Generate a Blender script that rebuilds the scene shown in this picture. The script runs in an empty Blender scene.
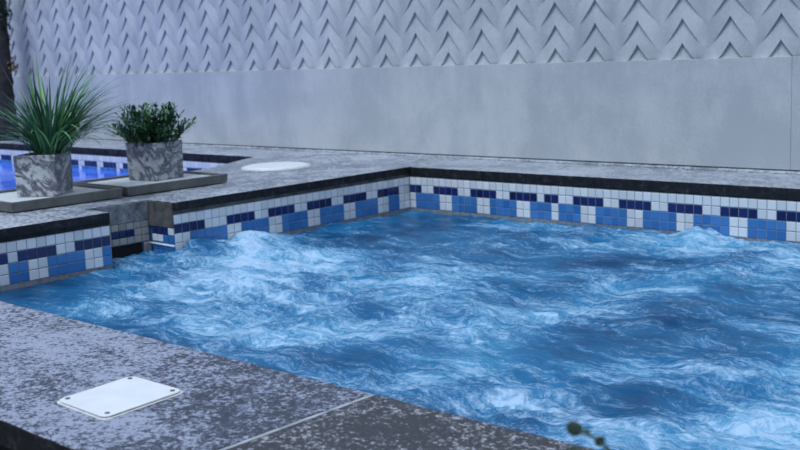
import bpy, bmesh, math, random
import numpy as np
from mathutils import Vector, Matrix

random.seed(7)
T = 0.0254                       # one mosaic tile (metres); all layout below is in tiles
C = bpy.context.scene.collection
PI = math.pi
ZD = 2.35                        # top of the deck / coping
WL = -3.25                       # mean water level in the spa
YW = 11.2                        # face of the back wall

# ------------------------------------------------------------------ helpers
def S(v): return Vector((v[0]*T, v[1]*T, v[2]*T))

def obj(name, bm, mats, parent=None, smooth=False, bevel=0.0, org=None):
    """link a bmesh (in tiles) as ONE mesh object"""
    me = bpy.data.meshes.new(name)
    if org is None and parent is not None:
        org = parent.get('_org')
    o3 = Vector(org) if org is not None else Vector((0, 0, 0))
    for v in bm.verts:
        v.co = (v.co - o3)*T
    bm.normal_update()
    bm.to_mesh(me); bm.free()
    if smooth:
        for p in me.polygons: p.use_smooth = True
    if not isinstance(mats, (list, tuple)): mats = [mats]
    for m in mats: me.materials.append(m)
    o = bpy.data.objects.new(name, me); C.objects.link(o)
    if parent is None:
        o.location = o3*T
    else:
        o.parent = parent
    if bevel:
        b = o.modifiers.new('bevel', 'BEVEL'); b.width = bevel*T; b.segments = 2; b.limit_method = 'ANGLE'
        b.angle_limit = 0.6
    return o

ORG = {}
def empty(name, loc=(0, 0, 0)):
    o = bpy.data.objects.new(name, None); C.objects.link(o)
    o.location = S(loc); o.empty_display_size = 0.02
    o['_org'] = list(loc)
    return o

def tag(o, label=None, cat=None, group=None, kind=None):
    if label: o['label'] = label
    if cat: o['category'] = cat
    if group: o['group'] = group
    if kind: o['kind'] = kind
    return o

def box(bm, x0, x1, y0, y1, z0, z1, mi=0):
    vs = [bm.verts.new((x, y, z)) for z in (z0, z1) for y in (y0, y1) for x in (x0, x1)]
    fs = []
    for idx in ((0, 2, 3, 1), (4, 5, 7, 6), (0, 1, 5, 4), (2, 6, 7, 3), (0, 4, 6, 2), (1, 3, 7, 5)):
        f = bm.faces.new([vs[i] for i in idx]); f.material_index = mi; fs.append(f)
    return vs, fs

def cyl(bm, c, r, h, n=32, r2=None, mi=0):
    r2 = r if r2 is None else r2
    lo = [bm.verts.new((c[0]+r*math.cos(2*PI*i/n), c[1]+r*math.sin(2*PI*i/n), c[2])) for i in range(n)]
    hi = [bm.verts.new((c[0]+r2*math.cos(2*PI*i/n), c[1]+r2*math.sin(2*PI*i/n), c[2]+h)) for i in range(n)]
    for i in range(n):
        j = (i+1) % n
        bm.faces.new((lo[i], lo[j], hi[j], hi[i])).material_index = mi
    bm.faces.new(list(reversed(lo))).material_index = mi
    bm.faces.new(hi).material_index = mi

def tube(bm, pts, rad, n=8, mi=0):
    rings = []
    for k, p in enumerate(pts):
        p = Vector(p)
        a = Vector(pts[max(0, k-1)]); b = Vector(pts[min(len(pts)-1, k+1)])
        d = (b-a).normalized()
        s = d.cross(Vector((0, 0, 1)))
        if s.length < 1e-3: s = d.cross(Vector((1, 0, 0)))
        s.normalize(); u = s.cross(d)
        r = rad[k] if isinstance(rad, (list, tuple)) else rad
        rings.append([bm.verts.new(p+s*(r*math.cos(2*PI*i/n))+u*(r*math.sin(2*PI*i/n))) for i in range(n)])
    for A, B in zip(rings, rings[1:]):
        for i in range(n):
            j = (i+1) % n
            bm.faces.new((A[i], A[j], B[j], B[i])).material_index = mi
    bm.faces.new(list(reversed(rings[0]))).material_index = mi
    bm.faces.new(rings[-1]).material_index = mi

def slab(bm, poly, z0, z1, step=0.9, jit=0.0, top=0, side=1, seed=1):
    """extruded polygon with a slightly ragged edge"""
    rnd = random.Random(seed)
    pts = []
    n = len(poly)
    for i in range(n):
        a = Vector(poly[i]); b = Vector(poly[(i+1) % n])
        k = max(1, int((b-a).length/step)) if jit else 1
        d = (b-a).normalized(); nn = Vector((d.y, -d.x))
        for j in range(k):
            p = a+(b-a)*(j/k)
            if j: p = p+nn*rnd.uniform(-jit, jit)
            pts.append(p)
    lo = [bm.verts.new((p.x, p.y, z0)) for p in pts]
    hi = [bm.verts.new((p.x, p.y, z1)) for p in pts]
    m = len(pts)
    f = bm.faces.new(hi); f.material_index = top
    f2 = bm.faces.new(list(reversed(lo))); f2.material_index = side
    for i in range(m):
        j = (i+1) % m
        bm.faces.new((lo[i], lo[j], hi[j], hi[i])).material_index = side
    bmesh.ops.recalc_face_normals(bm, faces=bm.faces[:])
    bmesh.ops.triangulate(bm, faces=[f, f2])

# ------------------------------------------------------------------ node helpers
def mat(name):
    m = bpy.data.materials.new(name); m.use_nodes = True
    nt = m.node_tree; b = nt.nodes['Principled BSDF']
    return m, nt, b
def N(nt, t, **kw):
    n = nt.nodes.new(t)
    for k, v in kw.items():
        if k in n.inputs.keys(): n.inputs[k].default_value = v
        else: setattr(n, k, v)
    return n
def L(nt, a, b): nt.links.new(a, b)
def ocoord(nt, scale=(1, 1, 1), rot=(0, 0, 0)):
    """object coordinates in tile units"""
    tc = N(nt, 'ShaderNodeTexCoord'); mp = N(nt, 'ShaderNodeMapping')
    mp.inputs['Scale'].default_value = [s/T for s in scale]
    mp.inputs['Rotation'].default_value = rot
    L(nt, tc.outputs['Object'], mp.inputs['Vector'])
    return mp.outputs['Vector']
def noise(nt, vec, scale, detail=6, rough=.55, dist=0.0):
    n = N(nt, 'ShaderNodeTexNoise'); n.inputs['Scale'].default_value = scale
    n.inputs['Detail'].default_value = detail; n.inputs['Roughness'].default_value = rough
    n.inputs['Distortion'].default_value = dist
    L(nt, vec, n.inputs['Vector'])
    return n.outputs['Fac']
def ramp(nt, fac, stops, interp='LINEAR'):
    r = N(nt, 'ShaderNodeValToRGB'); r.color_ramp.interpolation = interp
    e = r.color_ramp.elements
    while len(e) < len(stops): e.new(.5)
    for i, (p, c) in enumerate(stops):
        e[i].position = p
        e[i].color = (c, c, c, 1) if not isinstance(c, (tuple, list)) else (*c[:3], 1)
    L(nt, fac, r.inputs['Fac'])
    return r.outputs['Color']
def mix(nt, fac, a, b, mode='MIX'):
    m = N(nt, 'ShaderNodeMix', data_type='RGBA', blend_type=mode)
    for s, v in ((0, fac), (6, a), (7, b)):
        if hasattr(v, 'links'): L(nt, v, m.inputs[s])
        elif s == 0: m.inputs[0].default_value = v
        else: m.inputs[s].default_value = (*v[:3], 1)
    return m.outputs[2]
def math_(nt, op, a, b=None, c=None, clamp=False):
    m = N(nt, 'ShaderNodeMath', operation=op, use_clamp=clamp)
    for i, v in enumerate((a, b, c)):
        if v is None: continue
        if hasattr(v, 'links'): L(nt, v, m.inputs[i])
        else: m.inputs[i].default_value = v
    return m.outputs[0]
def bump(nt, b, h, strength=.3, dist=.05):
    n = N(nt, 'ShaderNodeBump'); n.inputs['Strength'].default_value = strength
    n.inputs['Distance'].default_value = dist*T
    L(nt, h, n.inputs['Height']); L(nt, n.outputs['Normal'], b.inputs['Normal'])
def simple(name, col, rough=.5, var=.0, scale=2.0, spec=.5):
    m, nt, b = mat(name)
    b.inputs['Roughness'].default_value = rough
    b.inputs['Specular IOR Level'].default_value = spec
    v = ocoord(nt)
    f = noise(nt, v, scale, 4)
    lo = [c*(1-var) for c in col]; hi = [c*(1+var) for c in col]
    L(nt, ramp(nt, f, [(.3, lo), (.7, hi)]), b.inputs['Base Color'])
    return m

# ------------------------------------------------------------------ materials
def stone_top(name, dark, mid, pale, cover, scale=1.0, rough=.5, fade=0.0):
    """dark granite worn and crusted with pale limescale flecks, with an optional painted sheen"""
    m, nt, b = mat(name)
    v = ocoord(nt)
    big = noise(nt, v, .10*scale, 4, .6)
    med = noise(nt, v, .8*scale, 5, .65, .4)
    fine = noise(nt, v, 3.6*scale, 4, .72, .3)
    a = math_(nt, 'MULTIPLY_ADD', big, .55, math_(nt, 'MULTIPLY', med, .55))
    a = math_(nt, 'ADD', a, math_(nt, 'MULTIPLY', fine, 1.45))
    a = math_(nt, 'ADD', a, cover-1.275)
    if fade:  # fleck cover thins along X; sky sheen at the low end painted in
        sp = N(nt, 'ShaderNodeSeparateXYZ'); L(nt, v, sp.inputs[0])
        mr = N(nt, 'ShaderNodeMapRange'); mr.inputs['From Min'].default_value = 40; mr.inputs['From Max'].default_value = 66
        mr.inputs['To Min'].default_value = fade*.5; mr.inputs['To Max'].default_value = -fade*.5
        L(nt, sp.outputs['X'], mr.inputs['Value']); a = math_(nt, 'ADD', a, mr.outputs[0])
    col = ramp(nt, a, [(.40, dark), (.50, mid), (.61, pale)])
    L(nt, col, b.inputs['Base Color'])
    L(nt, ramp(nt, a, [(.3, rough*.7), (.7, rough*1.25)]), b.inputs['Roughness'])
    bump(nt, b, a, .35, .08)
    return m

M = {}
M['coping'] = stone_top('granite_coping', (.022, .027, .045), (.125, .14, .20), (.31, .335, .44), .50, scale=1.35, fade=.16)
M['coping_dark'] = stone_top('granite_coping_dark', (.022, .022, .028), (.055, .055, .066), (.34, .34, .38), .40, scale=1.35)
M['ledge'] = stone_top('granite_ledge', (.16, .18, .215), (.27, .295, .345), (.42, .45, .50), .53, .7)
M['deck'] = stone_top('granite_deck', (.13, .145, .18), (.235, .255, .31), (.44, .465, .52), .52, .6)
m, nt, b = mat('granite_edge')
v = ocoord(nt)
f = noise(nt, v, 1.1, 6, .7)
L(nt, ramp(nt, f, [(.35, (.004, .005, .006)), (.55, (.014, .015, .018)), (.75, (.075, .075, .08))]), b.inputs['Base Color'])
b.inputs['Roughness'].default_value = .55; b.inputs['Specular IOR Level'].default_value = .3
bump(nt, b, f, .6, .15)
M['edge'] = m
m, nt, b = mat('mortar_edge')
v = ocoord(nt)
f = noise(nt, v, .8, 6, .7)
L(nt, ramp(nt, f, [(.35, (.06, .065, .07)), (.5, (.17, .175, .19)), (.68, (.34, .345, .37))]), b.inputs['Base Color'])
b.inputs['Roughness'].default_value = .8
bump(nt, b, f, .6, .15)
M['mortar'] = m
M['brown'] = simple('brown_mortar', (.085, .08, .078), .8, .5, 1.2)
M['grout'] = simple('grout', (.22, .24, .27), .8, .3, 2)
M['joint'] = simple('joint_mortar', (.30, .31, .35), .8, .45, 1.2)

def wall_mat(name, base, pale):
    m, nt, b = mat(name)
    v = ocoord(nt)
    big = noise(nt, v, .11, 5, .62, .3)
    v2 = ocoord(nt, (1, 1, .35))
    streak = noise(nt, v2, .25, 6, .65)
    fine = noise(nt, v, 3.2, 4, .7)
    a = math_(nt, 'MULTIPLY_ADD', big, .9, math_(nt, 'MULTIPLY', streak, .6))
    a = math_(nt, 'ADD', a, math_(nt, 'MULTIPLY', fine, .45))
    a = math_(nt, 'SUBTRACT', a, .475)
    col = ramp(nt, a, [(.38, base), (.64, pale)])
    L(nt, col, b.inputs['Base Color'])
    b.inputs['Roughness'].default_value = .75
    b.inputs['Specular IOR Level'].default_value = .25
    bump(nt, b, fine, .12, .05)
    return m
M['wall'] = wall_mat('plaster_wall', (.425, .45, .485), (.545, .56, .585))
M['relief'] = wall_mat('relief_wall', (.42, .44, .475), (.54, .555, .585))

def tile_mat(name, cols, rough=.18, light=False):
    m, nt, b = mat(name)
    g = N(nt, 'ShaderNodeNewGeometry')
    L(nt, ramp(nt, g.outputs['Random Per Island'], [(0, cols[0]), (1, cols[1])]), b.inputs['Base Color'])
    b.inputs['Roughness'].default_value = rough
    return m
M['tw'] = tile_mat('white_tile', ((.62, .65, .68), (.78, .80, .82)))
M['tn'] = tile_mat('navy_tile', ((.006, .012, .07), (.012, .022, .13)))
M['tb'] = tile_mat('blue_tile', ((.03, .15, .41), (.06, .215, .52)))
M['tp'] = tile_mat('stained_tile', ((.24, .24, .24), (.36, .34, .31)), .45)
M['plaster_blue'] = simple('pool_plaster', (.05, .16, .30), .6, .2, .3)

M['plastic'] = simple('white_plastic', (.72, .73, .76), .4, .06, .7)
M['plastic_edge'] = simple('aged_white_plastic', (.62, .60, .60), .5, .15, 1.5)
M['steel'] = simple('screw_steel', (.12, .12, .13), .4, .2, 6)
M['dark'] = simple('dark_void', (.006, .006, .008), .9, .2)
M['ground'] = simple('dark_paving', (.02, .02, .022), .85, .5, .3)
M['tray'] = simple('grey_ceramic_tray', (.13, .135, .13), .55, .25, .6)
M['tray_in'] = simple('pale_pebble_tray_bed', (.58, .60, .63), .7, .12, 1.5)
M['soil'] = simple('soil', (.012, .010, .009), .95, .5, 4)

m, nt, b = mat('grey_marble')
v = ocoord(nt, rot=(.5, .75, .3))
vs = N(nt, 'ShaderNodeTexNoise'); vs.inputs['Scale'].default_value = .55; vs.inputs['Detail'].default_value = 5
L(nt, v, vs.inputs['Vector'])
va = N(nt, 'ShaderNodeVectorMath', operation='MULTIPLY_ADD')
L(nt, vs.outputs['Color'], va.inputs[0]); va.inputs[1].default_value = (1.5, 1.5, 1.5); L(nt, v, va.inputs[2])
mp = N(nt, 'ShaderNodeMapping'); mp.inputs['Scale'].default_value = (1.0, .42, .42); L(nt, va.outputs[0], mp.inputs['Vector'])
f1 = noise(nt, mp.outputs[0], .85, 6, .66, .3)
vein = math_(nt, 'ABSOLUTE', math_(nt, 'SUBTRACT', f1, .5))
col = ramp(nt, vein, [(0, (.06, .065, .085)), (.03, (.15, .16, .185)), (.08, (.46, .47, .50)), (.2, (.66, .67, .70))])
f2 = noise(nt, va.outputs[0], .45, 3)
col = mix(nt, ramp(nt, f2, [(.35, .45), (.62, 0.)]), col, (.19, .20, .225))
L(nt, col, b.inputs['Base Color']); b.inputs['Roughness'].default_value = .4
M['marble'] = m

def leaf_mat(name, stops, rough=.45):
    m, nt, b = mat(name)
    g = N(nt, 'ShaderNodeNewGeometry')
    L(nt, ramp(nt, g.outputs['Random Per Island'], stops), b.inputs['Base Color'])
    b.inputs['Roughness'].default_value = rough
    b.inputs['Specular IOR Level'].default_value = .35
    return m
M['grass'] = leaf_mat('grass_blade', [(0, (.012, .055, .045)), (.4, (.035, .14, .08)), (.72, (.10, .28, .12)), (1, (.28, .52, .18))])
M['bush'] = leaf_mat('bush_leaf', [(0, (.010, .032, .022)), (.5, (.022, .08, .038)), (.82, (.06, .18, .07)), (1, (.16, .33, .15))])
M['sprig'] = leaf_mat('sprig_leaf', [(0, (.004, .014, .010)), (1, (.010, .034, .018))], .5)
M['stem'] = simple('green_stem', (.02, .05, .03), .6, .3, 3)
M['bark'] = simple('dark_bark', (.035, .028, .030), .9, .5, .8)
M['ivy'] = leaf_mat('ivy_leaf', [(0, (.012, .04, .018)), (.6, (.04, .11, .04)), (1, (.10, .22, .07))])
M['dry'] = leaf_mat('dry_leaf', [(0, (.07, .055, .03)), (1, (.20, .16, .09))])

# ------------------------------------------------------------------ numpy noise
def perlin(x, y, seed=0):
    r = np.random.RandomState(seed)
    ang = r.rand(256)*2*np.pi; perm = np.concatenate([r.permutation(256)]*3)
    gx, gy = np.cos(ang), np.sin(ang)
    xi = np.floor(x).astype(int); yi = np.floor(y).astype(int)
    xf = x-xi; yf = y-yi
    def g(ix, iy, dx, dy):
        h = perm[(perm[ix & 255]+iy) & 255]
        return gx[h]*dx+gy[h]*dy
    u = xf**3*(xf*(xf*6-15)+10); w = yf**3*(yf*(yf*6-15)+10)
    a = g(xi, yi, xf, yf); b_ = g(xi+1, yi, xf-1, yf); c = g(xi, yi+1, xf, yf-1); d = g(xi+1, yi+1, xf-1, yf-1)
    return (a*(1-u)+b_*u)*(1-w)+(c*(1-u)+d*u)*w
def fbm(x, y, octv=4, seed=0, gain=.5):
    s = 0; a = 1.0; fr = 1.0
    for k in range(octv):
        s = s+a*perlin(x*fr, y*fr, seed+k*17); a *= gain; fr *= 2.03
    return s

# ------------------------------------------------------------------ setting: floor, ground, wall
bm = bmesh.new()
XL = -150
# one deck slab: strip between the two pools plus the ledge under the wall on the far left
deck_poly = [(-24.8, -71.6), (0.1, -71.6), (0.1, -44.7), (-4.45, -44.7), (-4.45, -36.98), (0.1, -36.98), (0.1, 0.0), (.1, YW),
             (XL, YW), (XL, 1.2), (-32.2, 1.2), (-24.8, -14)]
slab(bm, deck_poly, 1.46, ZD, .8, .07, 0, 1, 3)
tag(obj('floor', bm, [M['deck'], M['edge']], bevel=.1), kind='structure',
    label='grey stone deck strip between the two pools and along the wall')
bm = bmesh.new(); box(bm, -160, 130, -170, 14, -42, -40); box(bm, -160, 130, -170, -84.2, -24, -22)
tag(obj('ground', bm, M['ground']), kind='structure')

# back wall: masonry core, smooth lower panel, chevron relief above
wroot = bpy.data.objects.new('wall_back', None); C.objects.link(wroot)
tag(wroot, 'pale grey back wall with smooth lower band and chevron relief above', None, None, 'structure')
wroot['_org'] = [0, 0, 0]
ZB = 14.95
XW0, XW1 = -121.5, 96
bm = bmesh.new(); box(bm, XW0, XW1, YW+1.2, YW+8, -5, 62)
obj('masonry_core', bm, M['wall'], wroot)
bm = bmesh.new()
seams = [XW0, 45.57, XW1]
for a, c in zip(seams, seams[1:]):
    box(bm, a+.012, c-.012, YW, YW+1.6, ZD+.40, ZB)
obj('smooth_panel', bm, M['wall'], wroot, bevel=.04)

def chevron():
    bm = bmesh.new()
    P, W, H, D = 5.825, 2.9125, 2.83, 3.85
    nu, ns = 13, 5
    dep = .46
    k0 = int((XW0-32.52)/P); k1 = int((XW1-32.52)/P)
    for k in range(k0-1, k1+2):
        xc = 32.52+P*k
        for r in range(-2, 16):
            zp = 16.8+H*r
            for sgn in (-1, 1):
                light = (r % 2 == 0) == (sgn < 0)
                rows = []
                for j in range(ns):
                    s = j/(ns-1)
                    row = []
                    for i in range(nu):
                        u = i/(nu-1)
                        if light: A = np.interp(u, [0, .5, .8, 1], [1, .85, .55, 0])
                        else: A = np.interp(u, [0, .35, .8, 1], [.95, .35, -.65, 0])
                        out = .5+.5*A*(1-2*s)+.10*math.sin(PI*s)*math.sin(PI*u)
                        drop = D*(u**.93)
                        z = zp-drop+H*s
                        z = max(z, ZB) if z < ZB else z
                        row.append(Vector((xc+sgn*W*u, YW+.75-dep*out, z)))
                    rows.append(row)
                if rows[-1][0].z <= ZB+1e-4: continue
                x_mid = xc+sgn*W*.5
                if x_mid < XW0 or x_mid > XW1: continue
                V = [[bm.verts.new(p) for p in row] for row in rows]
                back0 = [bm.verts.new(Vector((p.x, YW+1.3, p.z))) for p in rows[0]]
                back1 = [bm.verts.new(Vector((p.x, YW+1.3, p.z))) for p in rows[-1]]
                def q(a, b_, c, d):
                    vs = [a, b_, c, d]
                    if len({(round(v.co.x, 4), round(v.co.y, 4), round(v.co.z, 4)) for v in vs}) < 3: return
                    f = bm.faces.new(vs if sgn > 0 else vs[::-1]); f.smooth = True
                    return f
                for j in range(ns-1):
                    for i in range(nu-1):
                        q(V[j][i], V[j][i+1], V[j+1][i+1], V[j+1][i])
                for i in range(nu-1):
                    a = q(back0[i], back0[i+1], V[0][i+1], V[0][i])
                    c = q(V[-1][i], V[-1][i+1], back1[i+1], back1[i])
                    for f in (a, c):
                        if f: f.smooth = False
    return bm
o = obj('chevron_relief', chevron(), M['relief'], wroot)
es = o.modifiers.new('split', 'EDGE_SPLIT'); es.split_angle = math.radians(40)
# cement fillet along the foot of the wall
bm = bmesh.new()
for a, c in ((XW0, 12), (12.1, XW1)):
    vs = [bm.verts.new((x, y, z)) for x in (a, c) for y, z in ((YW+.4, ZD-.2), (YW-.55, ZD-.2), (YW-.55, ZD+.10), (YW-.15, ZD+.27), (YW+.4, ZD+.27))]
    for i in range(5):
        j = (i+1) % 5
        bm.faces.new((vs[i], vs[j], vs[5+j], vs[5+i]))
    bm.faces.new(vs[:5][::-1]); bm.faces.new(vs[5:])
bmesh.ops.recalc_face_normals(bm, faces=bm.faces[:])
tag(obj('baseboard_back', bm, M['ledge']), kind='structure')

# ------------------------------------------------------------------ coping stones
def coping(name, x0, x1, y0, y1, top, label, cat='coping stone', group=None, seed=1, thick=1.23, org=None):
    bm = bmesh.new()
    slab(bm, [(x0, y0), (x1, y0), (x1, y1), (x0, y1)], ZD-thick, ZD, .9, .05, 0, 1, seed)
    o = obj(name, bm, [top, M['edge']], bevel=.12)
    return tag(o, label, cat, group)
CG = 'granite coping stones around the spa'
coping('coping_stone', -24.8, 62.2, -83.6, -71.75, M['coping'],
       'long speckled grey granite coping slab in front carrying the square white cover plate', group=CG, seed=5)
coping('coping_stone', 62.45, 104, -83.6, -71.75, M['coping_dark'],
       'darker brown-grey granite coping slab beyond the pale joint, beside the sprig', group=CG, seed=6)
bm = bmesh.new(); box(bm, 62.22, 62.43, -83.55, -71.8, ZD-1.2, ZD-.01)
tag(obj('joint_filler', bm, M['joint']), 'pale mortar joint between the two front granite coping slabs', 'mortar joint')
coping('coping_stone', .12, 12.0, 0, YW-.6, M['ledge'],
       'short grey coping slab under the wall at the far corner of the spa', group=CG, seed=8)
coping('coping_stone', 12.06, 104, 0, YW-.6, M['ledge'],
       'long grey coping slab with black edge running along under the wall', group=CG, seed=9)

# plinth that carries the front coping
bm = bmesh.new(); box(bm, -24.8, 104, -83.2, -72.6, -22, ZD-1.24)
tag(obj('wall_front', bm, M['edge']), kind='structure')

# ------------------------------------------------------------------ mosaic
def mosaic(bm, org, du, dn, n, rows, pitch=1.0, z0=None, rowcols=None, start=0.0, gap=.07, thick=.16, zsign=-1, jit=.015, ph=1.0):
    """tiles along du starting at org, rows downwards; rowcols(row, i)->material index; dn = outward normal"""
    du = Vector(du); dn = Vector(dn); o = Vector(org)
    rnd = random.Random(n*7+rows)
    up = Vector((0, 0, 1))
    for r in range(rows):
        for i in range(n):
            mi = rowcols(r, i)
            if mi is None: continue
            a = o+du*(i*pitch+gap*.5)-up*(r*ph+gap*.5)
            w = pitch-gap; h = ph-gap
            t = thick+rnd.uniform(-jit, jit)
            j1 = rnd.uniform(-jit, jit)*.6; j2 = rnd.uniform(-jit, jit)
            pts = [a+up*j1, a+du*w+up*(j1+j2), a+du*w-up*(h-j1-j2), a-up*(h-j1)]
            ch = .05
            inn = [pts[0]+du*ch-up*ch, pts[1]-du*ch-up*ch, pts[2]-du*ch+up*ch, pts[3]+du*ch+up*ch]
            A = [bm.verts.new(p) for p in pts]
            B = [bm.verts.new(p+dn*(t-.03)) for p in pts]
            Cc = [bm.verts.new(p+dn*t) for p in inn]
            flip = du.cross(-up).dot(dn) < 0
            def F(l):
                f = bm.faces.new(l if not flip else l[::-1]); f.material_index = mi
            F(Cc)
            for k in range(4):
                l = (k+1) % 4
                F([B[k], B[l], Cc[l], Cc[k]]); F([A[k], A[l], B[l], B[k]])
MOS = [M['tw'], M['tn'], M['tb'], M['grout'], M['tp']]

# back wall pattern (tile index from the corner)
navyB = set()
for a, c in ((0, 2), (4, 8), (10, 14), (16, 20), (21, 23), (25, 29), (31, 35), (37, 41), (43, 47), (49, 53), (55, 59), (61, 65), (67, 71), (73, 77), (79, 83), (85, 89)):
    navyB |= set(range(a, c))
whiteB = set()
for a, c in ((0, 1), (5, 7), (11, 13), (17, 19), (22, 23), (26, 28), (32, 34), (38, 40), (44, 46), (50, 52), (56, 58), (62, 64), (68, 70), (74, 76), (80, 82), (86, 88)):
    whiteB |= set(range(a, c))
def colB(r, i):
    if r == 0: return 0
    if r == 1: return 1 if i in navyB else 0
    return 0 if i in whiteB else 2
navyL = set()
for a, c in ((2, 6), (8, 12), (14, 18), (20, 24), (26, 30), (33, 37)): navyL |= set(range(a, c))
whiteL = set()
for a, c in ((0, 2), (4, 6), (10, 12), (16, 18), (22, 24), (28, 30), (35, 37)): whiteL |= set(range(a, c))
def colL(r, i):
    if r == 0: return 0
    if r == 1: return 1 if i in navyL else 0
    return 0 if i in whiteL else 2
# nearer piece of the left wall, index counted from the recess towards the camera
navyF = set(range(0, 4)) | set(range(6, 10)) | set(range(11, 15)) | set(range(17, 21)) | set(range(23, 27))
whiteF = set(range(1, 3)) | set(range(7, 9)) | set(range(11, 13)) | set(range(17, 19)) | set(range(23, 25))
def colF(r, i):
    if r == 0: return 0
    if r == 1: return 1 if i in navyF else 0
    return 0 if i in whiteF else 2

spa = empty('spa_pool', (0, 0, 0))
tag(spa, 'square spa pool with white, navy and blue mosaic waterline', 'spa')
ZF = -36
# masonry: walls and floor of the tub
bm = bmesh.new()
box(bm, -1.4, -.16, -37.1, .0, ZF, 1.08)
box(bm, -1.4, -.16, -71.6, -44.7, ZF, 1.08)
box(bm, -1.4, -.16, -44.7, -37.1, ZF, -4.6)
box(bm, -5.6, -4.46, -45.6, -36.2, -4.6, -3.7)           # recess: back wall below and above the mouth
box(bm, -5.6, -4.46, -45.6, -36.2, -2.0, 1.08)
box(bm, -5.6, -4.46, -38.1, -36.2, -3.7, -2.0)
box(bm, -5.6, -4.46, -45.6, -44.2, -3.7, -2.0)
box(bm, -4.46, -1.4, -37.1+.16, -36.2, -4.6, 1.08)
box(bm, -4.46, -1.4, -45.6, -44.7-.16, -4.6, 1.08)
box(bm, -4.46, -1.4, -44.86, -36.94, -5.6, -4.6)
box(bm, -1.4, 92, .16, 1.4, ZF, 1.08)
box(bm, 91, 92, -71.6, .16, ZF, 1.08)
box(bm, -1.4, 92, -72.5, -71.75, ZF, 1.08)
box(bm, -1.4, 92, -72.5, 1.4, ZF-1, ZF)
obj('basin', bm, M['plaster_blue'], spa)
bm = bmesh.new(); box(bm, -1.4, -.02, -37.0, .1, 1.09, 1.45)
obj('mortar_bed', bm, M['brown'], spa, bevel=.03)['label'] = 'rough grey-brown mortar under the rear deck edge'
bm = bmesh.new(); box(bm, -1.4, .04, -71.6, -44.68, 1.09, 1.45)
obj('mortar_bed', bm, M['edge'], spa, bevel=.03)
bm = bmesh.new(); box(bm, -5.6, -4.5, -45.6, -36.2, 1.09, 1.45)
obj('mortar_bed', bm, M['mortar'], spa)
bm = bmesh.new(); box(bm, XL, -32.4, 1.3, 2.4, 1.13, 1.45); box(bm, -24.75, -24.0, -71.6, -14, 1.13, 1.45)
pool_bed = bm
bm = bmesh.new()
mosaic(bm, (0.0, .16, 1.02), (1, 0, 0), (0, -1, 0), 91, 4, rowcols=colB)
box(bm, -.16, 91, .05, .22, -4.0, 1.06, 3)
obj('tile_band', bm, MOS, spa)['label'] = 'mosaic waterline band under the back coping'
bm = bmesh.new()
mosaic(bm, (-.16, -.02, 1.02), (0, -1, 0), (1, 0, 0), 37, 4, rowcols=colL)
box(bm, -.22, -.05, -37.08, .1, -4.0, 1.06, 3)
obj('tile_band', bm, MOS, spa)['label'] = 'mosaic waterline band between the corner and the recess'
bm = bmesh.new()
mosaic(bm, (-.16, -44.75, 1.02), (0, -1, 0), (1, 0, 0), 27, 4, rowcols=colF)
box(bm, -.22, -.05, -71.6, -44.7, -4.0, 1.06, 3)
obj('tile_band', bm, MOS, spa)['label'] = 'mosaic waterline band on the near side of the recess'
# skimmer recess
rec = empty('skimmer_recess', (0, 0, 0)); rec.parent = spa
bm = bmesh.new()
def colR(r, i):
    if r == 0: return 4
    if r == 1: return 1 if i in (2, 3, 4) else 4
    return 4
mosaic(bm, (-4.46, -37.2, .25), (0, -1, 0), (1, 0, 0), 8, 3, rowcols=colR, pitch=.93, ph=.75)
def colS(r, i):
    if r == 0: return 1 if i < 3 else 0
    if r == 1: return 0 if i in (0, 1) else 2
    return 2
mosaic(bm, (-3.8, -37.06, -.38), (1, 0, 0), (0, -1, 0), 4, 4, rowcols=colS, pitch=.95, ph=.8)
obj('recess_tiles', bm, MOS, rec)
bm = bmesh.new()
box(bm, -4.5, -4.30, -44.65, -37.1, .28, 2.27)
box(bm, -4.5, -4.34, -44.7, -37.1, -2.05, -1.98)
obj('recess_render', bm, M['mortar'], rec, bevel=.04)['label'] = 'bare grey cement above the recess tiles'
bm = bmesh.new()
box(bm, -4.30, -.02, -37.22, -36.99, -.36, 2.27)
obj('recess_side', bm, M['brown'], rec, bevel=.04)['label'] = 'brown stained stone side of the recess'
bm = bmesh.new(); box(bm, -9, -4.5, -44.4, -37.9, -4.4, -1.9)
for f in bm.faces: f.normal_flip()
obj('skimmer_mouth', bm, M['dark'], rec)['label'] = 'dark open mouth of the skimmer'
bm = bmesh.new(); tube(bm, [(-4.3, -37.3, -2.2), (.12, -37.25, -2.25)], .11, 10)
obj('skimmer_rail', bm, M['plastic'], rec, smooth=True)['label'] = 'thin white plastic rail across the recess side'
bm = bmesh.new(); box(bm, -4.35, -3.95, -38.0, -37.25, -4.5, -2.1)
obj('skimmer_jamb', bm, M['mortar'], rec, bevel=.04)

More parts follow.
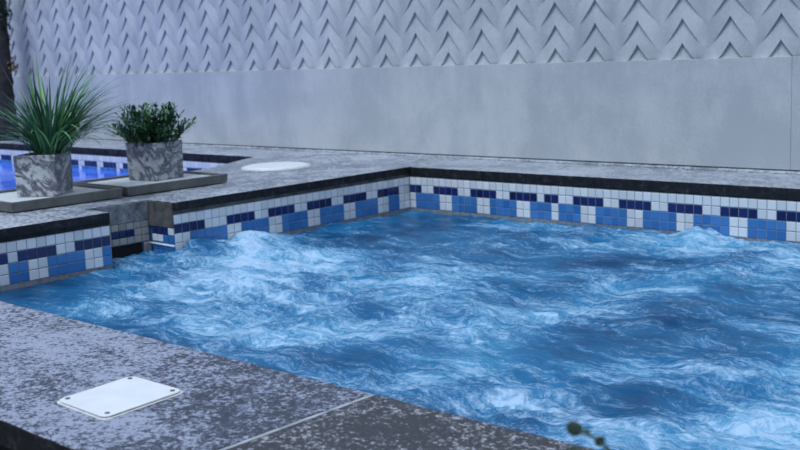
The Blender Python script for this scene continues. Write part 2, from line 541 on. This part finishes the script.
# ------------------------------------------------------------------ spa water
BL = [
(10.1,-35.4, 6.20,3.76, -11.99,10.05, 1.00),(14.7,-46.8, 4.34,2.77, -6.15,4.58, 0.80),(14.8,-30.2, 3.55,2.14, -5.11,4.86, 0.60),
(33.8,-34.7, 2.92,1.86, -6.37,7.44, 0.70),(38.3,-44.6, 2.26,1.50, -3.22,3.50, 0.60),(46.1,-45.4, 1.30,0.88, -2.58,3.20, 0.80),
(48.8,-33.7, 4.44,2.91, -2.66,4.15, 0.55),(63.1,-44.6, 4.39,3.09, -0.92,1.76, 0.90),(59.8,-38.3, 1.52,1.04, -1.12,2.13, 0.55),
(58.5,-53.5, 2.59,1.85, -3.04,4.35, 0.60),(32.6,-6.4, 5.35,3.07, -3.46,5.51, 0.40),(43.3,-1.7, 3.39,1.95, -5.23,10.47, 0.70),
(48.8,-54.6, 3.13,2.21, -2.82,3.15, 0.75),(35.9,-52.3, 3.70,2.51, -2.71,2.48, 0.70),(70.6,-51.2, 2.06,1.51, -1.77,3.90, 0.70),
(65.2,-56.4, 2.49,1.83, -1.50,2.49, 0.80),(15.6,-53.3, 3.36,2.19, -3.49,2.35, 0.60),(56.5,-57.2, 2.31,1.67, -1.62,2.06, 0.70),
(27.8,-54.2, 3.30,2.21, -2.67,2.09, 0.60),(48.2,-36.8, 3.11,2.06, -1.85,2.73, 0.50),(29.4,-43.0, 2.85,1.85, -4.04,3.91, 0.50),
(53.0,-8.3, 2.24,1.35, -3.34,7.69, 0.50),(46.1,-18.0, 4.42,2.73, -2.30,4.11, 0.35),(0.8,-28.3, 1.41,0.82, -9.02,7.49, 0.90),
(3.3,-53.6, 4.98,3.17, -6.26,3.64, -1.00),(10.8,-7.8, 5.22,2.87, -6.34,7.42, -0.80),(54.1,-43.2, 3.31,2.27, -2.37,3.63, -0.70),
(47.9,-49.6, 2.78,1.92, -2.00,2.40, -0.60),(33.7,-18.8, 6.50,3.91, -2.46,3.49, -0.40),(63.4,-51.2, 2.72,1.96, -1.14,1.96, -0.50),
(21.7,-58.3, 2.71,1.82, -2.95,1.95, -0.30),(55.0,-24.3, 3.87,2.49, -2.03,4.11, -0.30),(9.8,-20.9, 5.84,3.37, -3.88,3.89, -0.40),
(63.3,-32.0, 2.22,1.50, -1.65,3.79, -0.40)]
def water_mesh():
    dx = .24
    xs = np.arange(-4.2, 90.9, dx); ys = np.concatenate([np.arange(-71.6, -.06, dx), [-.06]])
    X, Y = np.meshgrid(xs, ys)
    dens = np.zeros_like(X)
    for cx, cy, ax, ay, bx, by, amp in BL:
        det = ax*by-ay*bx
        u = ((X-cx)*by-(Y-cy)*bx)/det; w = ((Y-cy)*ax-(X-cx)*ay)/det
        dens += amp*np.exp(-(u*u+w*w)*.9)
    # swirl the sampling domain so that waves curl
    wx = X+3.2*fbm(X*.09, Y*.09, 3, 11); wy = Y+3.2*fbm(X*.09+40, Y*.09, 3, 23)
    z = .55*fbm(wx*.11, wy*.11, 3, 5)
    rid = 1-np.abs(fbm(wx*.20, wy*.26, 4, 31))*2.2
    act = np.clip(.38+.5*dens, .15, 1.4)
    z = z*(.6+.6*act)+act*.55*(rid-.55)
    z += act*.15*fbm(wx*.9, wy*.9, 3, 71)
    z += .05*fbm(X*1.6, Y*1.6, 2, 91)
    def g(cx, cy, rx, ry, a): return a*np.exp(-((X-cx)/rx)**2-((Y-cy)/ry)**2)
    z += g(1.6, -29.0, 4.0, 5.2, 1.15)+g(2.0, -35.5, 3.0, 3.4, .9)+g(9, -36, 7, 6, .5)+g(.4, -34.9, 1.0, 1.2, .5)
    z += g(41.5, -1.2, 2.0, 2.2, 1.1)+g(33, -1.5, 4, 2.5, .35)+g(49, -2, 3, 2.5, .35)
    z += g(46, -45, 2, 2, .35)+g(34, -34, 4, 4, .35)
    z = WL+z-.1
    calm = np.exp(-((X-3)/6)**2-((Y+56)/9)**2)
    z = z*(1-.7*calm)+(WL-.25)*.7*calm
    notch = X < 0.02
    z = np.where(notch, np.minimum(z, -3.0), z)
    ok = (X >= -.06) | ((Y > -44.6) & (Y < -37.2))
    ny, nx = X.shape
    idx = -np.ones(X.size, int)
    keep = ok.ravel(); idx[keep] = np.arange(keep.sum())
    co = np.stack([X.ravel()[keep], Y.ravel()[keep], z.ravel()[keep]], 1)*T
    I = idx.reshape(ny, nx)
    q = np.stack([I[:-1, :-1], I[:-1, 1:], I[1:, 1:], I[1:, :-1]], -1).reshape(-1, 4)
    q = q[(q >= 0).all(1)]
    me = bpy.data.meshes.new('spa_water')
    me.from_pydata(co.tolist(), [], q.tolist())
    at = me.attributes.new('foam', 'FLOAT', 'POINT')
    at.data.foreach_set('value', dens.ravel()[keep].astype(np.float32))
    me.polygons.foreach_set('use_smooth', [True]*len(me.polygons))
    return me

m, nt, b = mat('churning_water')
tc = N(nt, 'ShaderNodeTexCoord'); mp = N(nt, 'ShaderNodeMapping'); mp.inputs['Scale'].default_value = (1/T, 1/T, .4/T)
L(nt, tc.outputs['Object'], mp.inputs['Vector']); v0 = mp.outputs['Vector']
def warp(v, scale, amp, detail=3):
    n = N(nt, 'ShaderNodeTexNoise'); n.inputs['Scale'].default_value = scale; n.inputs['Detail'].default_value = detail
    L(nt, v, n.inputs['Vector'])
    s = N(nt, 'ShaderNodeVectorMath', operation='SUBTRACT'); L(nt, n.outputs['Color'], s.inputs[0]); s.inputs[1].default_value = (.5, .5, .5)
    a = N(nt, 'ShaderNodeVectorMath', operation='MULTIPLY_ADD'); L(nt, s.outputs[0], a.inputs[0]); a.inputs[1].default_value = (amp, amp, amp); L(nt, v, a.inputs[2])
    return a.outputs[0]
v1 = warp(v0, .10, 9.0, 1)
v2 = warp(v1, .38, 2.3, 2)
st = N(nt, 'ShaderNodeMapping'); st.inputs['Rotation'].default_value = (0, 0, .55); st.inputs['Scale'].default_value = (.26, 1.15, 1.0)
L(nt, v2, st.inputs['Vector']); v3 = st.outputs['Vector']
n1 = noise(nt, v3, .34, 6, .6)
n2 = noise(nt, v3, .95, 9, .74)
nl = noise(nt, v1, .075, 3, .5)
nf = noise(nt, v2, 2.6, 6, .78)
fo = N(nt, 'ShaderNodeAttribute', attribute_name='foam').outputs['Fac']
fsum = math_(nt, 'MULTIPLY', fo, .165)
fsum = math_(nt, 'ADD', fsum, math_(nt, 'MULTIPLY', n1, .55))
fsum = math_(nt, 'ADD', fsum, math_(nt, 'MULTIPLY', n2, .86))
fsum = math_(nt, 'ADD', fsum, math_(nt, 'MULTIPLY', nl, .25))
fsum = math_(nt, 'ADD', fsum, math_(nt, 'MULTIPLY_ADD', nf, .66, -.395))
foam = ramp(nt, fsum, [(.74, 0.0), (.84, .18), (.93, .50), (1.0, .85)])
dp = math_(nt, 'ADD', math_(nt, 'MULTIPLY', nl, .50), math_(nt, 'MULTIPLY', n1, .35))
dp = math_(nt, 'ADD', dp, math_(nt, 'MULTIPLY', n2, .15))
dp = math_(nt, 'ADD', dp, math_(nt, 'MULTIPLY', fo, .13))
deep = ramp(nt, dp, [(.38, (.003, .052, .14)), (.51, (.013, .138, .31)), (.66, (.06, .30, .51))])
col = mix(nt, foam, deep, (.45, .60, .78))
L(nt, col, b.inputs['Base Color'])
L(nt, ramp(nt, foam, [(0, .16), (.6, .6)]), b.inputs['Roughness'])
b.inputs['IOR'].default_value = 1.33
b.inputs['Specular IOR Level'].default_value = .26
hb = math_(nt, 'ADD', math_(nt, 'MULTIPLY', n2, .8), math_(nt, 'MULTIPLY', nf, .35))
bump(nt, b, hb, .5, .28)
M['water'] = m
o = bpy.data.objects.new('spa_water', water_mesh()); C.objects.link(o); o.data.materials.append(m)
tag(o, 'churning blue spa water streaked with white foam', 'water', None, 'stuff')

# ------------------------------------------------------------------ swimming pool behind
pool = empty('swimming_pool', (0, 0, 0))
tag(pool, 'second pool with cobalt blue water behind the potted plants', 'swimming pool')
bm = bmesh.new()
box(bm, XL, -32.4, 1.36, 2.4, -36, 1.12)
box(bm, -24.7, -24.0, -71.6, -14, -36, 1.12)
# angled corner wall
p0, p1 = Vector((-24.7, -14, 0)), Vector((-32.4, 1.36, 0))
vs = []
for p in (p0, p1, p1+Vector((1.2, .6, 0)), p0+Vector((.9, .4, 0))):
    vs.append((bm.verts.new((p.x, p.y, -36)), bm.verts.new((p.x, p.y, 1.12))))
for i in range(4):
    j = (i+1) % 4
    bm.faces.new((vs[i][0], vs[j][0], vs[j][1], vs[i][1]))
box(bm, XL, -24, -95, 2.4, -37, -36)
box(bm, XL, -24.8, -96, -95, -36, 1.12); box(bm, XL-1, XL, -96, 2.4, -36, 1.12)
obj('basin', bm, M['plaster_blue'], pool)
bm = bmesh.new()
def colP(r, i):
    if r == 0: return 0
    if r == 1: return 1 if i % 6 in (0, 1, 2, 3) else 0
    return 2 if i % 6 < 5 else 0
mosaic(bm, (-33.0, 1.36, 1.02), (-1, 0, 0), (0, -1, 0), 110, 4, rowcols=colP)
box(bm, XL+3, -32.4, 1.25, 1.42, -4.0, 1.06, 3)
obj('tile_band', bm, MOS, pool)
bm = bmesh.new()
dv = (p1-p0).normalized()
mosaic(bm, (p0.x, p0.y, 1.02), dv, (-abs(dv.y), -abs(dv.x), 0), 17, 4, rowcols=lambda r, i: 0 if r < 2 else colP(r, i))
obj('corner_tile_band', bm, MOS, pool)
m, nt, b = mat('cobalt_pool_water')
v = ocoord(nt)
f = noise(nt, v, .12, 4, .5, 1.0)
L(nt, ramp(nt, f, [(.35, (.015, .07, .42)), (.65, (.04, .16, .66))]), b.inputs['Base Color'])
b.inputs['Roughness'].default_value = .1; b.inputs['IOR'].default_value = 1.33
b.inputs['Emission Color'].default_value = (.04, .10, .62, 1); b.inputs['Emission Strength'].default_value = .35   # glow added to the water itself to tint the wall, no lamps built
bump(nt, b, noise(nt, v, .25, 4), .25, .5)
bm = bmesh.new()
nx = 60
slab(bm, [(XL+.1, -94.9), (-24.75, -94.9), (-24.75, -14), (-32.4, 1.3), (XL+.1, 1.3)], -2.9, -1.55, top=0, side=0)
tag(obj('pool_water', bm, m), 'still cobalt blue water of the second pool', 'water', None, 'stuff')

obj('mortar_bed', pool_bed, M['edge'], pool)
# ------------------------------------------------------------------ lids
t = empty('skimmer_lid', (-17.3, -7.5, ZD))
tag(t, 'round white plastic lid lying in the deck left of the spa corner', 'lid')
bm = bmesh.new(); cyl(bm, (-17.3, -7.5, ZD-.05), 4.75, .22, 64, 4.6)
obj('rim', bm, M['plastic_edge'], t, bevel=.05)
bm = bmesh.new(); cyl(bm, (-17.3, -7.5, ZD+.14), 4.25, .14, 64, 4.1)
obj('cover', bm, M['plastic'], t, bevel=.05)

t = empty('cover_plate', (53.4, -78.75, ZD))
tag(t, 'square white screwed cover plate on the front granite coping', 'cover plate')
c4 = [Vector((51.6, -80.9, 0)), Vector((55.65, -81.0, 0)), Vector((55.25, -76.55, 0)), Vector((51.2, -76.6, 0))]
cc = sum(c4, Vector())/4
def plate(bm, k, z0, z1, lift=(0, 0, 0, 0)):
    pts = []
    rr = .35*k
    for i in range(4):
        p = cc+(c4[i]-cc)*k; a = cc+(c4[i-1]-cc)*k; d = cc+(c4[(i+1) % 4]-cc)*k
        u = (a-p).normalized(); w = (d-p).normalized()
        for q in (p+u*rr, p+(u+w)*rr*.29, p+w*rr): pts.append((q, lift[i]))
    lo = [bm.verts.new((q.x, q.y, z0+l)) for q, l in pts]; hi = [bm.verts.new((q.x, q.y, z1+l)) for q, l in pts]
    n = len(pts)
    for i in range(n):
        j = (i+1) % n
        bm.faces.new((lo[i], lo[j], hi[j], hi[i]))
    bm.faces.new(lo[::-1]); bm.faces.new(hi)
bm = bmesh.new(); plate(bm, 1.02, ZD-.05, ZD+.035)
obj('base_frame', bm, M['plastic_edge'], t, bevel=.02)
bm = bmesh.new(); plate(bm, .97, ZD+.055, ZD+.12, (.0, .012, .0, .0))
obj('plate', bm, M['plastic'], t, bevel=.03)
for i in range(4):
    p = cc+(c4[i]-cc)*.80
    bm = bmesh.new(); cyl(bm, (p.x, p.y, ZD+.07), .11, .085, 16); 
    obj('screw', bm, M['steel'], t)

# ------------------------------------------------------------------ trays, pots and plants
def tray(x0, x1, y0, y1, label):
    t = empty('planter_tray', ((x0+x1)/2, (y0+y1)/2, ZD))
    tag(t, label, 'tray', 'grey planter trays on the deck')
    bm = bmesh.new()
    w = .42
    z0, z1 = ZD+.12, ZD+1.12
    out = [(x0, y0), (x1, y0), (x1, y1), (x0, y1)]
    inn = [(x0+w, y0+w), (x1-w, y0+w), (x1-w, y1-w), (x0+w, y1-w)]
    a = [bm.verts.new((x+(.12 if x == x0 else -.12), y+(.12 if y == y0 else -.12), z0)) for x, y in out]
    c = [bm.verts.new((x, y, z1)) for x, y in out]
    d = [bm.verts.new((x, y, z1)) for x, y in inn]
    e = [bm.verts.new((x, y, z1-.5)) for x, y in inn]
    for i in range(4):
        j = (i+1) % 4
        bm.faces.new((a[i], a[j], c[j], c[i])); bm.faces.new((c[i], c[j], d[j], d[i])); bm.faces.new((d[i], d[j], e[j], e[i]))
    bm.faces.new(e); bm.faces.new(a[::-1])
    obj('tray_body', bm, M['tray'], t, bevel=.05)
    bm = bmesh.new(); box(bm, x0+w+.01, x1-w-.01, y0+w+.01, y1-w-.01, z1-.5, z1-.28)
    obj('bed', bm, M['tray_in'], t)
    for sx in (x0+1.6, x1-1.6):
        for sy in (y0+1.6, y1-1.6):
            bm = bmesh.new(); cyl(bm, (sx, sy, ZD-.01), .5, .16, 16); obj('foot', bm, M['tray'], t)
tray(-20.3, -8.45, -50.5, -37.35, 'grey rectangular tray under the grassy plant, nearer the pool recess')
tray(-20.0, -8.45, -36.75, -22.75, 'grey rectangular tray under the low bushy plant, nearer the round lid')
ZT = ZD+.84

def cubepot(cx, cy, side, h, ang, name, label, cat='potted plant'):
    r = side/math.sqrt(2); ang = ang+PI/4
    t = empty(name, (cx, cy, ZT)); tag(t, label, cat, 'potted plants in marbled pots')
    bm = bmesh.new()
    def ring(rr, z): return [bm.verts.new((cx+rr*math.cos(ang+i*PI/2), cy+rr*math.sin(ang+i*PI/2), z)) for i in range(4)]
    R = [ring(r*.97, ZT), ring(r, ZT+h), ring(r*.88, ZT+h), ring(r*.86, ZT+h*.8)]
    for A, B in zip(R, R[1:]):
        for i in range(4):
            j = (i+1) % 4
            bm.faces.new((A[i], A[j], B[j], B[i]))
    bm.faces.new(R[0][::-1]); bm.faces.new(R[-1])
    obj('pot', bm, M['marble'], t, bevel=.10)
    bm = bmesh.new()
    lo = ring(r*.85, ZT+h*.8); hi = ring(r*.86, ZT+h*.93)
    for i in range(4):
        j = (i+1) % 4
        bm.faces.new((lo[i], lo[j], hi[j], hi[i]))
    bm.faces.new(hi); bm.faces.new(lo[::-1])
    obj('soil', bm, M['soil'], t)
    return t

def blade(bm, pts, w, fold=.25):
    n = len(pts)
    prev = None
    for k, p in enumerate(pts):
        p = Vector(p); a = Vector(pts[max(0, k-1)]); c = Vector(pts[min(n-1, k+1)])
        d = (c-a).normalized(); s = d.cross(Vector((0, 0, 1)))
        if s.length < .05: s = Vector((1, .3, 0))
        s.normalize(); u = s.cross(d)
        f = k/(n-1)
        ww = w*(.55+.9*f if f < .5 else 1.0)*(1-f**3)**.8+.004
        tri = [bm.verts.new(p-s*ww+u*ww*fold), bm.verts.new(p), bm.verts.new(p+s*ww+u*ww*fold)]
        if prev:
            for i in range(2): bm.faces.new((prev[i], prev[i+1], tri[i+1], tri[i])).smooth = True
        prev = tri

# grassy plant 
P1 = (-13.9, -43.5); P2 = (-14.9, -28.4)
g1 = cubepot(P1[0], P1[1], 4.6, 4.45, math.radians(36.6), 'potted_grass', 'tall arching green grass in a marbled square pot')
bm = bmesh.new()
rnd = random.Random(21)
zs = ZT+4.55*.93
for i in range(230):
    a = rnd.uniform(0, 2*PI); rr = 1.35*math.sqrt(rnd.random())
    bx, by = P1[0]+rr*math.cos(a), P1[1]+rr*math.sin(a)
    az = a+rnd.gauss(0, .5)
    tilt = min(1.0, abs(rnd.gauss(.5, .42)))
    ln = rnd.uniform(5.5, 10.6)*(1.0 if tilt < .6 else .95)
    ln *= 1+.18*math.cos(az-math.radians(60)); bx += .4; by += .75
    th = .10+tilt*.62; bend = .25+tilt*1.5*rnd.uniform(.55, 1.2)
    pts = []; x, y, z = bx, by, zs-.15
    n = 9
    for k in range(n):
        pts.append((x, y, z))
        phi = th+bend*(k/(n-1))**1.35
        st = ln/(n-1)
        x += math.sin(phi)*math.cos(az)*st; y += math.sin(phi)*math.sin(az)*st; z += math.cos(phi)*st
    blade(bm, pts, rnd.uniform(.085, .16))
for i in range(125):
    side = rnd.random() < .72
    az = (math.radians(60) if side else math.radians(-119))+rnd.gauss(0, .55)
    th = rnd.uniform(.2, .8)*(1.1 if side else .8); bend = rnd.uniform(.5, 1.35); ln = rnd.uniform(5.5, 11.0)
    ln *= 1.08 if side else .82
    pts = []; x, y, z = P1[0]+.4+rnd.gauss(.7*math.cos(az), .45), P1[1]+.75+rnd.gauss(.7*math.sin(az), .45), zs-.15
    for k in range(10):
        pts.append((x, y, z)); phi = th+bend*(k/9)**1.3
        x += math.sin(phi)*math.cos(az)*ln/9; y += math.sin(phi)*math.sin(az)*ln/9; z += math.cos(phi)*ln/9
    blade(bm, pts, rnd.uniform(.11, .17))
# a few tall stray blades
for (az, ln, th, bend) in ((-2.0, 12.0, .22, .28), (-.7, 11.5, .05, .15), (1.2, 11, .12, .5), (.65, 12, .5, .7), (.9, 12.5, .68, 1.0), (.75, 12.0, .8, .85), (-2.3, 11, .8, 1.1), (-2.5, 10.5, .6, .9)):
    pts = []; x, y, z = P1[0]+.3+.8*math.cos(az), P1[1]+.5+.8*math.sin(az), zs-.15
    for k in range(11):
        pts.append((x, y, z)); phi = th+bend*(k/10)**1.3
        x += math.sin(phi)*math.cos(az)*ln/10; y += math.sin(phi)*math.sin(az)*ln/10; z += math.cos(phi)*ln/10
    blade(bm, pts, .12)
obj('foliage', bm, M['grass'], g1)

g2 = cubepot(P2[0], P2[1], 4.7, 4.45, math.radians(10.1), 'potted_shrub', 'low bushy dark green shrub in a marbled square pot')
bm = bmesh.new(); bs = bmesh.new()
rnd = random.Random(5)
zs = ZT+4.45*.93
for i in range(135):
    a = rnd.uniform(0, 2*PI); rr = 2.6*math.sqrt(rnd.random())
    bx, by = P2[0]+rr*math.cos(a), P2[1]+rr*math.sin(a)
    tilt = min(1.3, (rr/2.6)*rnd.uniform(.45, 1.25)+abs(rnd.gauss(0, .15))); az = a+rnd.gauss(0, .35)
    if i % 3 == 0: tilt *= .3; bx = P2[0]+(bx-P2[0])*.6; by = P2[1]+(by-P2[1])*.6
    ln = rnd.uniform(2.9, 4.6)*(1.0 if tilt < .7 else .82)
    pts = []; x, y, z = bx, by, zs-.1
    n = 7
    for k in range(n):
        pts.append(Vector((x, y, z))); phi = tilt*(.6+.45*k/(n-1))
        x += math.sin(phi)*math.cos(az)*ln/(n-1); y += math.sin(phi)*math.sin(az)*ln/(n-1); z += math.cos(phi)*ln/(n-1)
    tube(bs, pts, [.05*(1-.6*k/n) for k in range(n)], 5)
    for k in range(1, n):
        for w in range(3):
            p = pts[k]; d = (pts[k]-pts[k-1]).normalized()
            s = Vector((rnd.gauss(0, 1), rnd.gauss(0, 1), rnd.gauss(0, 1))); s = (s-d*s.dot(d)).normalized()
            dd = (d*rnd.uniform(.6, 1.2)+s*.8).normalized(); ll = rnd.uniform(.6, 1.0)
            q = p+dd*ll
            blade(bm, [p, p+dd*ll*.3, p+dd*ll*.55, p+dd*ll*.8+Vector((0, 0, -.02)), q+Vector((0, 0, -.06))], rnd.uniform(.10, .16), .15)
obj('foliage', bm, M['bush'], g2)
obj('stems', bs, M['stem'], g2)

# ------------------------------------------------------------------ sprig in front of the coping
sp = empty('creeping_sprig', (82.6, -87.2, -22))
tag(sp, 'small dark green sprig with round leaves rising at the front coping edge', 'sprig')
bm = bmesh.new()
tip = Vector((82.47, -86.5, 9.235))
stem = [(82.6, -87.2, -22), (82.8, -87.0, -12), (83.3, -86.7, -2), (83.45, -86.5, 5), (83.4, -86.5, 8.4), (83.25, -86.5, 8.98), (83.07, -86.5, 9.10), (82.75, -86.5, 9.19), tuple(tip)]
tube(bm, stem, [.10, .09, .08, .07, .05, .045, .04, .035, .03], 8)
tube(bm, [(83.45, -86.5, 5), (82.75, -86.5, 7.9), (82.55, -86.5, 8.82)], [.05, .04, .03], 6)
obj('stem', bm, M['stem'], sp, smooth=True)
def roundleaf(c, r, nrm, sx=1.0):
    bm = bmesh.new()
    bmesh.ops.create_uvsphere(bm, u_segments=16, v_segments=10, radius=1)
    q = Vector((0, 0, 1)).rotation_difference(Vector(nrm).normalized())
    for v in bm.verts:
        x, y, z = v.co
        z = z*.38+.18*(x*x+y*y)
        v.co = q @ Vector((x*r*sx, y*r, z*r))+Vector(c)
    obj('leaf', bm, M['sprig'], sp, smooth=True)
roundleaf(tip, .155, (.35, -.9, .4), 1.15)
roundleaf((82.76, -86.5, 9.23), .075, (.3, -.7, .6))
roundleaf((83.07, -86.5, 9.10), .115, (.6, -.7, .2), .9)
roundleaf((82.53, -86.5, 8.74), .15, (.2, -.8, .6), 1.3)
for z, dx in ((-14, .3), (-9, -.3), (-4, .3), (0, -.3), (3, .3), (6, -.25)):
    roundleaf((83.2+dx, -86.75, z), .22, (.4*dx, -.9, .4))

# ------------------------------------------------------------------ post with climber at the far left end of the wall
tp = empty('climbing_plant', (-114.6, 6, ZD))
tag(tp, 'dark trunk with green climbing leaves at the far left end of the wall', 'plant')
bm = bmesh.new()
pp = []; rad = []
for k in range(13):
    z = ZD+k*2.9
    pp.append((-114.6+.12*math.sin(k*.7), 6+.1*math.cos(k*.8), z-.05*(k == 0))); rad.append(2.2+.08*math.sin(k*2.1)-.02*k)
tube(bm, pp, rad, 14)
obj('trunk', bm, M['bark'], tp, smooth=True)
bm = bmesh.new(); rnd = random.Random(9)
def leafcloud(bm, c, r, n, lw):
    for i in range(n):
        d = Vector((rnd.gauss(0, 1), rnd.gauss(0, 1), rnd.gauss(0, 1))).normalized()
        p = Vector(c)+Vector((d.x*r[0], d.y*r[1], d.z*r[2]))*rnd.random()**.4
        e = Vector((rnd.gauss(0, 1), rnd.gauss(0, 1), rnd.gauss(-.5, .7))).normalized()
        blade(bm, [p, p+e*lw*.6, p+e*lw*1.2, p+e*lw*1.9], lw*.42, .2)
leafcloud(bm, (-113.9, 6.6, 27.6), (1.6, 1.9, 3.4), 240, .8)
leafcloud(bm, (-114.6, 6.2, 22.5), (2.2, 2.0, 3.0), 70, .7)
leafcloud(bm, (-114.5, 3.5, 34.0), (3.0, 2.5, 3.0), 120, .8)
obj('foliage', bm, M['ivy'], tp)
bm = bmesh.new(); leafcloud(bm, (-113.2, 7.6, 17.6), (1.3, 1.2, 1.5), 60, .6)
obj('dry_foliage', bm, M['dry'], tp)['label'] = 'dry brown leaves halfway up the trunk'

# ------------------------------------------------------------------ camera (solved from the photograph's own perspective lines)
f, yaw, pitch, roll, cx, cy, cz = 1098.43496, -0.74493145, 0.15616568, -0.03814828, 94.58822560, -104.68426058, 16.99648205
fw = Vector((math.sin(yaw)*math.cos(pitch), math.cos(yaw)*math.cos(pitch), -math.sin(pitch)))
rt = fw.cross(Vector((0, 0, 1))).normalized(); up = rt.cross(fw)
r2 = rt*math.cos(roll)+up*math.sin(roll); u2 = -rt*math.sin(roll)+up*math.cos(roll)
cd = bpy.data.cameras.new('camera'); co = bpy.data.objects.new('camera', cd); C.objects.link(co)
R = Matrix((r2, u2, -fw)).transposed()
co.matrix_world = Matrix.Translation(S((cx, cy, cz))) @ R.to_4x4()
cd.sensor_width = 36; cd.lens = f*36/800; cd.clip_start = .01
cd.dof.use_dof = True; cd.dof.focus_distance = 68*T; cd.dof.aperture_fstop = 12.0
bpy.context.scene.camera = co

# ------------------------------------------------------------------ light: soft bluish dusk sky, a broad weak sun from above
w = bpy.data.worlds.new('sky'); bpy.context.scene.world = w; w.use_nodes = True
nt = w.node_tree; bg = nt.nodes['Background']
tcw = nt.nodes.new('ShaderNodeTexCoord'); sx = nt.nodes.new('ShaderNodeSeparateXYZ')
nt.links.new(tcw.outputs['Generated'], sx.inputs[0])
rp = nt.nodes.new('ShaderNodeValToRGB'); e = rp.color_ramp.elements
e[0].position = 0.0; e[0].color = (.24, .29, .38, 1); e[1].position = .9; e[1].color = (.70, .84, 1.06, 1)
nt.links.new(sx.outputs['Z'], rp.inputs['Fac']); nt.links.new(rp.outputs['Color'], bg.inputs['Color'])
bg.inputs['Strength'].default_value = .85
sd = bpy.data.lights.new('sky_sun', 'SUN'); so = bpy.data.objects.new('sky_sun', sd); C.objects.link(so)
sd.energy = 1.9; sd.angle = math.radians(28); sd.color = (.80, .92, 1.0)
d = Vector((-.05, .52, -1)).normalized()
so.rotation_euler = d.to_track_quat('-Z', 'Y').to_euler()

sc = bpy.context.scene
sc.view_settings.view_transform = 'Standard'; sc.view_settings.look = 'None'
sc.view_settings.gamma = 1; sc.view_settings.use_curve_mapping = False
sc.view_settings.exposure = 0.14
for o in sc.objects:
    if '_org' in o: del o['_org']
